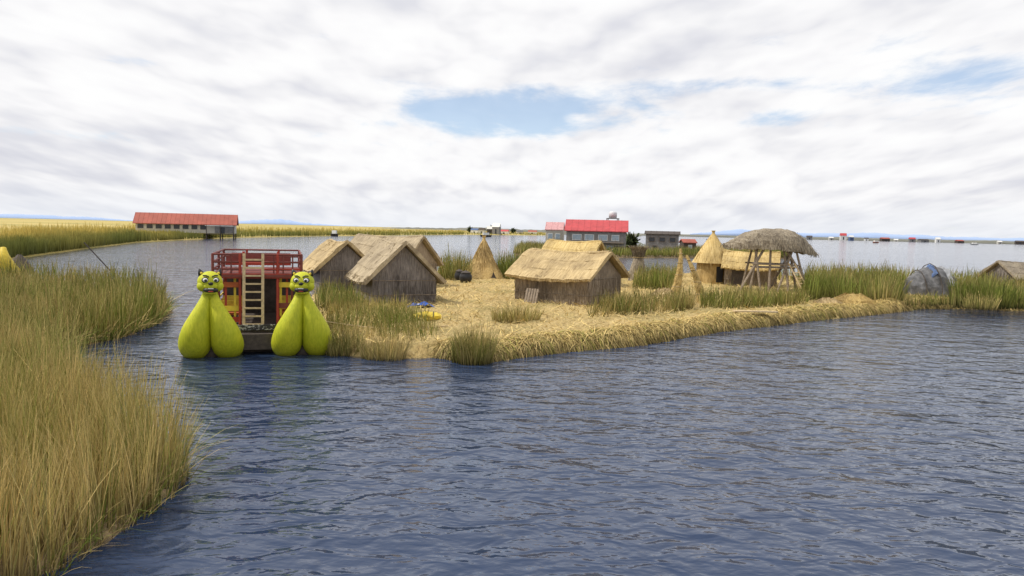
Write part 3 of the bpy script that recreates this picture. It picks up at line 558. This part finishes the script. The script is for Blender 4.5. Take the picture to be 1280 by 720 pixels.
for px,py,r,lab in ((574,352,.36,'black cooking pot left of the cone shelter, left one'),(582,354,.45,'black cooking pot left of the cone shelter, right one')):
    c=gp(px,py,GZ); t=empty('cooking_pot',c,0,lab,'pot'); MB().lathe([(0,0),(r*.7,.02),(r,.3),(r*.95,.55),(r*.75,.68),(r*.8,.74)],seg=18).build('bowl',BLACK,t,True); MB().lathe([(r*.8,.75),(r*.3,.85),(.03,.9)],seg=18).build('lid',DWOOD,t,True)
c=gp(944,393,.5); t=empty('plank',c,R(4),'pale plank lying on the straw edge below the lookout','plank'); MB().box((0,0,.14),(2.1,.3,.06)).build('board',LWOOD,t)
def pile(px,py,r,h,lab,mt_=None):
    c=gp(px,py,GZ); mb=MB().lathe([(r,-.1),(r*.85,h*.4),(r*.5,h*.8),(.05,h)],seg=20,jit=.1); mb.ribbons([[ (lambda a,z:Vector((r*(1-z/h*.8)*math.cos(a),r*(1-z/h*.8)*math.sin(a),z+.03)))(a,z), (lambda a,z:Vector((r*(1.1-z/h*.8)*math.cos(a+.2),r*(1.1-z/h*.8)*math.sin(a+.2),z+.08)))(a,z),(lambda a,z:Vector((r*(1.35-z/h*.8)*math.cos(a+.3),r*(1.35-z/h*.8)*math.sin(a+.3),z-.1)))(a,z)] for a,z in [(random.uniform(0,6.28),random.uniform(0,h*.95)) for _ in range(420)]],.045)
    o=mb.build('straw_pile',mt_ or T_GOLD); o.location=(c.x,c.y,GZ); return tag(o,lab,'straw pile')
pile(1066,379,1.2,.55,'straw heap among the reeds right of the lookout',T_GOLDD); pile(1035,381,.8,.35,'low straw heap beside the bigger heap right of the lookout',T_TAN); pile(830,371,.8,.5,'small straw heap between the centre hut and the pillars',T_TAN)
# ------------------------------------------------------------ houses behind
def house(name,label,c,rz,L,W,z0,zw,zr,wm_,rm_,wins,stilts=5,over=.4,cat='house',pane=PANE,frame=WHITE,group=None):
    t=empty(name,(c[0],c[1],0),rz,label,cat,group)
    w_=MB(); a,b_=L/2,W/2; pr=[(-b_,z0),(b_,z0),(b_,zw),(0,zr-.08),(-b_,zw)]
    w_.add([(x,y,z) for x in(-a,a) for (y,z) in pr],[(0,4,3,2,1),(5,6,7,8,9),(0,1,6,5),(1,2,7,6),(3,4,9,8),(2,3,8,7),(4,0,5,9)]); w_.build('wall',wm_,t)
    r_=MB(); sl=(zr-zw)/b_
    for s in (-1,1):
        y1=b_+over; zz=zr-sl*y1; vs=[]
        for x in (-a-over,a+over): vs+=[(x,0,zr+.02),(x,s*y1,zz+.02),(x,s*y1,zz+.16),(x,0,zr+.18)]
        r_.add(vs,[(0,1,2,3),(7,6,5,4),(0,4,5,1),(1,5,6,2),(2,6,7,3)])
    nrib=int(L/1.0)
    for i in range(nrib+1):
        x=-a-over+.1+(L+2*over-.2)*i/max(1,nrib)
        for s in (-1,1): r_.tube([(x,0,zr+.19),(x,s*(b_+over),zr-sl*(b_+over)+.17)],.04,4)
    r_.build('roof',rm_,t)
    for (x,z,ww,wh) in wins:
        f_=MB().box((x,-b_-.04,z),(ww+.16,.08,wh+.16)).build('window',frame,t); MB().box((x,-b_-.1,z),(ww,.05,wh)).build('pane',pane,f_)
    for i in range(stilts):
        for s in (-1,1): MB().tube([(-a+.2+(L-.4)*i/max(1,stilts-1),s*(b_-.2),-.4),(-a+.2+(L-.4)*i/max(1,stilts-1),s*(b_-.2),z0+.02)],.13,6).build('stilt',DWOOD,t)
    return t
c=wp(234,195); t=house('long_building','long low cream building with rust red roof on the left marsh',c,R(17),23.5,7,1.5,4.0,6.3,CREAM,RUSTROOF,[(-10.6+2.1*i,3.0,1.4,1.05) for i in range(8)],8,.6,'building',DARKG,CREAM)
MB().box((8.2,-4.4,1.35),(7.0,2,.15)).build('veranda_floor',DWOOD,t)
for x in (5.0,8.3,11.5): MB().box((x,-5.1,2.5),(.2,.2,2.2)).build('veranda_post',DWOOD,t)
MB().box((9.2,-3.55,2.7),(4.6,.1,2.2)).build('veranda_wall',GREYW,t); MB().box((8.8,-3.63,2.3),(1,.06,1.6)).build('doorway',DARKG,t); MB().box((8.2,-5.1,3.5),(7.0,.2,.2)).build('veranda_beam',WHITE,t)
for x in (5,8.3,11.5): MB().tube([(x,-5.1,-.4),(x,-5.1,1.3)],.13,6).build('stilt',DWOOD,t)
c=wp(744,136); t=house('red_roof_house','two storey grey house with bright red metal roof behind the centre hut',c,R(-8),10.6,7,.6,4.4,6.2,GREYW,REDROOF,[(-3.4,3.2,1.5,.9),(-1.2,3.2,1.5,.9),(1.2,3.2,1.5,.9),(3.4,3.2,1.2,.9),(-3,1.3,1.2,.9),(2.5,1.3,1.2,.9)],5,.35)
MB().box((-.2,-4.3,2.35),(10.2,1.4,.12)).build('balcony',WOOD,t)
for i in range(9): MB().box((-5+1.2*i,-4.95,2.8),(.06,.06,.8)).build('baluster',WOOD,t)
c=wp(766,139); t=empty('water_tank',(c.x,c.y+3,0),0,'pale water tank on a frame above the red roof house','water tank')
MB().lathe([(0,6.9),(.75,6.92),(.78,7.9),(.5,8.15),(0.02,8.2)],seg=16).build('tank',BWHITE,t,True); MB().box((0,0,6.8),(2.2,2.2,.12)).build('tank_platform',DWOOD,t)
for x in (-1,1):
    for y in (-1,1): MB().tube([(x,y,-.3),(x,y,6.8)],.08,6).build('leg',DWOOD,t)
c=wp(692,142); house('pink_roof_shed','narrow shed with faded pink roof left of the red roof house',c,R(-8),3.2,4,.6,4.4,5.7,CREAM,PINK,[(-.7,3.2,.8,.9),(.7,3.2,.8,.9)],2,.15,'shed')
c=wp(826,150); house('grey_house','grey boarded house on stilts with dark windows, between red roof house and round hut',c,R(-12),6.4,5.5,.7,4.0,4.5,GREYW,DWOOD,[(-2,3.0,1.1,.8),(0,3.0,1.1,.8),(2,3.0,1.1,.8),(-1.4,1.4,.8,.8)],4,.3,'house',DARKG,WOOD)
c=wp(858,155); house('small_shed','small dark shed right of the grey house',c,R(4),2.6,3,.4,2.4,3.0,DWOOD,RUSTROOF,[(0,1.6,.7,.6)],2,.2,'shed')
back=[tuple(wp(x,y)[:2]) for x,y in ((640,125),(770,122),(880,132),(985,140),(985,165),(880,172),(650,165))]
mound('back_island_ground',back,.35,.9,2,MATBASE)
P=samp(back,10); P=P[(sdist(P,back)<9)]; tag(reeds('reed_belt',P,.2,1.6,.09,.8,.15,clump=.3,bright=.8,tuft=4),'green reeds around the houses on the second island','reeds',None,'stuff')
# ------------------------------------------------------------ marsh, shores, hills
edge=[(-260,362),(-100,340),(0,327),(60,318),(110,311),(170,303.5),(230,300),(300,297),(420,295),(500,294.3),(580,293.5),(700,294.5)]
EW=[gp(x,y,0) for x,y in edge]
m,nt,b=newmat('marsh_plain',.9); tc=nt.nodes.new('ShaderNodeTexCoord').outputs['Object']
f=nz(nt,mapn(nt,tc,(.006,.02,1)),1,6,.65); nt.links.new(ramp(nt,f,[(.32,(.22,.2,.05)),(.5,(.42,.33,.09)),(.68,(.52,.40,.14))]),b.inputs['Base Color'])
mb=MB(); lev=[(1.0,-.1),(1.03,.5),(1.3,1.5),(2,2.1),(6,2.6)]; ncol=len(EW)
for p in EW:
    for s_,z in lev: mb.v.append((p.x*s_,p.y*s_,z))
    k=14000/p.y; mb.v.append((p.x*k,p.y*k,2.6))
nl=len(lev)+1
for i in range(ncol-1):
    for k in range(nl-1): mb.f.append((i*nl+k,(i+1)*nl+k,(i+1)*nl+k+1,i*nl+k+1))
tag(mb.build('marsh',m),'yellow marsh plain reaching to the horizon',None,None,'structure')
n=38000; seg=rng.choice(ncol-1,n,p=np.array([.08,.12,.15,.13,.12,.1,.08,.09,.06,.04,.03])); u=rng.uniform(0,1,(n,1)); EA=np.array([[p.x,p.y] for p in EW])
s_=1+rng.exponential(.16,(n,1)); P=(EA[seg]*(1-u)+EA[seg+1]*u)*s_; d=P[:,1]
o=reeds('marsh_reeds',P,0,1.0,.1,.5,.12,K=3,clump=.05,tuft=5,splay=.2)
me=o.data; N=n; co=np.zeros(len(me.vertices)*3,np.float32); me.vertices.foreach_get('co',co); co=co.reshape(N,3,2,3)
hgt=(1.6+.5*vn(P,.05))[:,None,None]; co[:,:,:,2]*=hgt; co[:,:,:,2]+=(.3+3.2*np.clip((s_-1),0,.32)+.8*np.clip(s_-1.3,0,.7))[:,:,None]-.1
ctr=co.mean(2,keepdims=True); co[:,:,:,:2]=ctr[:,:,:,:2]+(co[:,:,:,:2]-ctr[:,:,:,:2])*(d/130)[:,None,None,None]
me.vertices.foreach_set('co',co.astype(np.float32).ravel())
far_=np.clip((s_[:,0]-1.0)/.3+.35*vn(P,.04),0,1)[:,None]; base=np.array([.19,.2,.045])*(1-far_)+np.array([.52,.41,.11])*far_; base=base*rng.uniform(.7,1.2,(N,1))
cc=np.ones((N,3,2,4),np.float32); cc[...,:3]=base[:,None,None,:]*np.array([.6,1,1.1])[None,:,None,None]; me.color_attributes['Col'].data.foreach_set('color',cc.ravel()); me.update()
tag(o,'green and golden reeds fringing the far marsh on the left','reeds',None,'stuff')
HILL=plain('hazy_hills',(.32,.42,.62),1,.08,.001); SHORE=plain('far_shore',(.17,.17,.14),1,.5,.02)  # haze of distance is put into the bluish base colour of the hills
def ridge(name,D,pts,mat,depth,label):
    mb=MB(); xs=[p[0] for p in pts]; hs=[p[1] for p in pts]; n=140
    for i in range(n+1):
        px=xs[0]+(xs[-1]-xs[0])*i/n; h=np.interp(px,xs,hs); h=max(0,h*(1+.25*mnoise.noise(Vector((px*.03,D*.01,0))))+.9*mnoise.noise(Vector((px*.17,D,3)))*min(1,h)); z=h*D/F
        p=wp(px,D); q=wp(px,D+depth*.5); r=wp(px,D+depth); mb.v+=[(p.x,p.y,-1),(p.x,p.y,max(.2,z*.25)),(q.x,q.y,z+1),(r.x,r.y,-1)]
    for i in range(n):
        for k in range(3): mb.f.append((i*4+k,(i+1)*4+k,(i+1)*4+k+1,i*4+k+1))
    return tag(mb.build(name,mat,None,True),label,None,None,'structure')
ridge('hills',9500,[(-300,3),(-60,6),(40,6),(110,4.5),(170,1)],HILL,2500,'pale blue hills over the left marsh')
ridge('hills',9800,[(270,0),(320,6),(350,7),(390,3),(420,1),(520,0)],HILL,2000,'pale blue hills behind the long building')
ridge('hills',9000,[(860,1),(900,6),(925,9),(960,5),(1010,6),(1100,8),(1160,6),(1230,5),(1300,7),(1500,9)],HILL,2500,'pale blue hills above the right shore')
ridge('shore',1250,[(770,1),(830,2.2),(1000,2),(1060,3.6),(1120,2.6),(1200,3.4),(1500,2.8)],SHORE,300,'dark low shore across the lake on the right')
ridge('shore',950,[(455,.5),(520,4),(560,3.5),(600,5),(640,5),(720,3.5),(800,1)],SHORE,200,'dark low shore in the centre distance')
def far(px,D,L,h,rm_,wm_,lab,rz=0,W=None,grp=None):
    c=wp(px,D); W=W or L*.6; t=empty('distant_house',(c.x,c.y,0),rz,lab,'house',grp)
    MB().box((0,0,h*.33),(L,W,h*.66+.6)).build('wall',wm_,t); a,b_=L/2*1.06,W/2*1.1; z=h*.66+.25
    MB().add([(-a,-b_,z),(a,-b_,z),(a,b_,z),(-a,b_,z),(-a,0,h+.3),(a,0,h+.3)],[(0,1,5,4),(2,3,4,5),(1,2,5),(3,0,4),(3,2,1,0)]).build('roof',rm_,t)
    MB().box((0,-W/2-.05,h*.3),(L*.2,.1,h*.4)).build('doorway',DARKG,t)
F1=[(592,620,6,4.5,BLUET,WHITE,'distant white house with blue roof, leftmost of the centre village'),(601,600,5,5,DWOOD,CREAM,'distant cream house with dark roof in the centre village'),(611,610,5,6.5,WHITE,DWOOD,'distant tall house with white roof in the centre village'),(619,590,6,9,WHITE,GREYW,'tallest distant building with pale roof in the centre village'),(629,620,7,4,REDROOF,WHITE,'distant red roofed house, rightmost of the centre village'),(648,700,6,3.6,GREYT,CREAM,'distant grey roofed house right of the centre village'),(664,720,8,4,RUSTROOF,WHITE,'distant rust roofed house just left of the pink roofed shed'),
 (1009,1150,8,6,DWOOD,GREYW,'distant dark house right above the lookout thatch'),(1036,1180,7,5,WHITE,CREAM,'distant white roofed house left of the tall red one'),(1051,1160,9,11,REDROOF,WHITE,'tall distant red roofed house on the right shore'),(1061,1170,7,8,WHITE,BLUET,'distant blue walled house beside the tall red one'),(1080,1200,6,5,DWOOD,WHITE,'distant white house with dark roof, left of the row on the right shore'),(1103,1200,13,6,RUSTROOF,DWOOD,'distant long rust roof, second of the row on the right shore'),(1117,1180,6,4,WHITE,CREAM,'small distant white roof in the row on the right shore'),(1137,1190,9,7,REDROOF,GREYW,'distant red roofed house above the dome hut'),(1151,1200,14,5,DWOOD,GREYW,'distant long dark roof just above the dome hut'),(1169,1180,7,8,WHITE,WHITE,'distant tall white house right of the dome hut'),(1196,1200,12,5,RUSTROOF,DWOOD,'distant rust roof left of the brown thatched hut'),(1246,1220,7,5,WHITE,CREAM,'distant white roof above the brown thatched hut'),(1271,1220,12,6,DWOOD,DWOOD,'last distant dark house at the right edge')]
for a in F1: far(*a,rz=random.uniform(-.4,.4),grp='distant lakeside houses')
def tree(px,D,h,lab):
    c=wp(px,D); t=empty('tree',(c.x,c.y,0),0,lab,'tree','distant trees'); MB().tube([(0,0,-.2),(0.1,0,h*.35),(0,.1,h*.7)],[.3,.2,.1],6).build('trunk',DWOOD,t)
    n=260; v=rng.normal(0,1,(n,3)); v/=np.linalg.norm(v,axis=1)[:,None]; v*=rng.uniform(.3,1,(n,1)); P=v*np.array([h*.38,h*.38,h*.36])+np.array([0,0,h*.62]); Q=np.stack([P,P+rng.normal(0,.5,(n,3)),P+rng.normal(0,.8,(n,3))],1); C=np.ones((n,3,1))*np.array([.06,.08,.03])*rng.uniform(.5,1.3,(n,1,1)); ribmesh('crown',Q,np.full(n,.8),C,t,.5)
for px,D,h,l in ((586,640,6,'dark tree at the left end of the centre village'),(614,660,8,'dark tree behind the tallest building of the centre village'),(640,680,6,'dark tree right of the centre village'),(786,160,3.5,'small tree beside the red roof house')): tree(px,D,h,l)
def fboat(px,D,L,mt_,lab):
    c=wp(px,D); t=empty('distant_boat',(c.x,c.y,0),random.uniform(-.5,.5),lab,'boat','distant boats'); vs=[]
    for i in range(7):
        x=-1+2*i/6; wd_=.16*L*(1-abs(x)**2.5); vs+=[(x*L/2,-wd_,.9+.3*x*x),(x*L/2,wd_,.9+.3*x*x),(x*L/2*.9,0,-.2)]
    fs=[f for i in range(6) for f in ((i*3,i*3+3,i*3+5,i*3+2),(i*3+1,i*3+2,i*3+5,i*3+4),(i*3,i*3+1,i*3+4,i*3+3))]; MB().add(vs,fs).build('hull',mt_,t); MB().box((0,0,1.7),(L*.5,L*.2,1.3)).build('cabin',WHITE,t)
fboat(417,300,4,DWOOD,'small dark boat on the far water left of centre'); fboat(606,420,7,DWOOD,'dark boat moored before the centre village'); fboat(888,520,8,BLUE,'blue boat far behind the round hut'); fboat(1092,700,8,ORANGE,'orange boat on the open water at right'); fboat(1215,800,9,WHITE,'white boat on the open water near the right shore')
print('done')
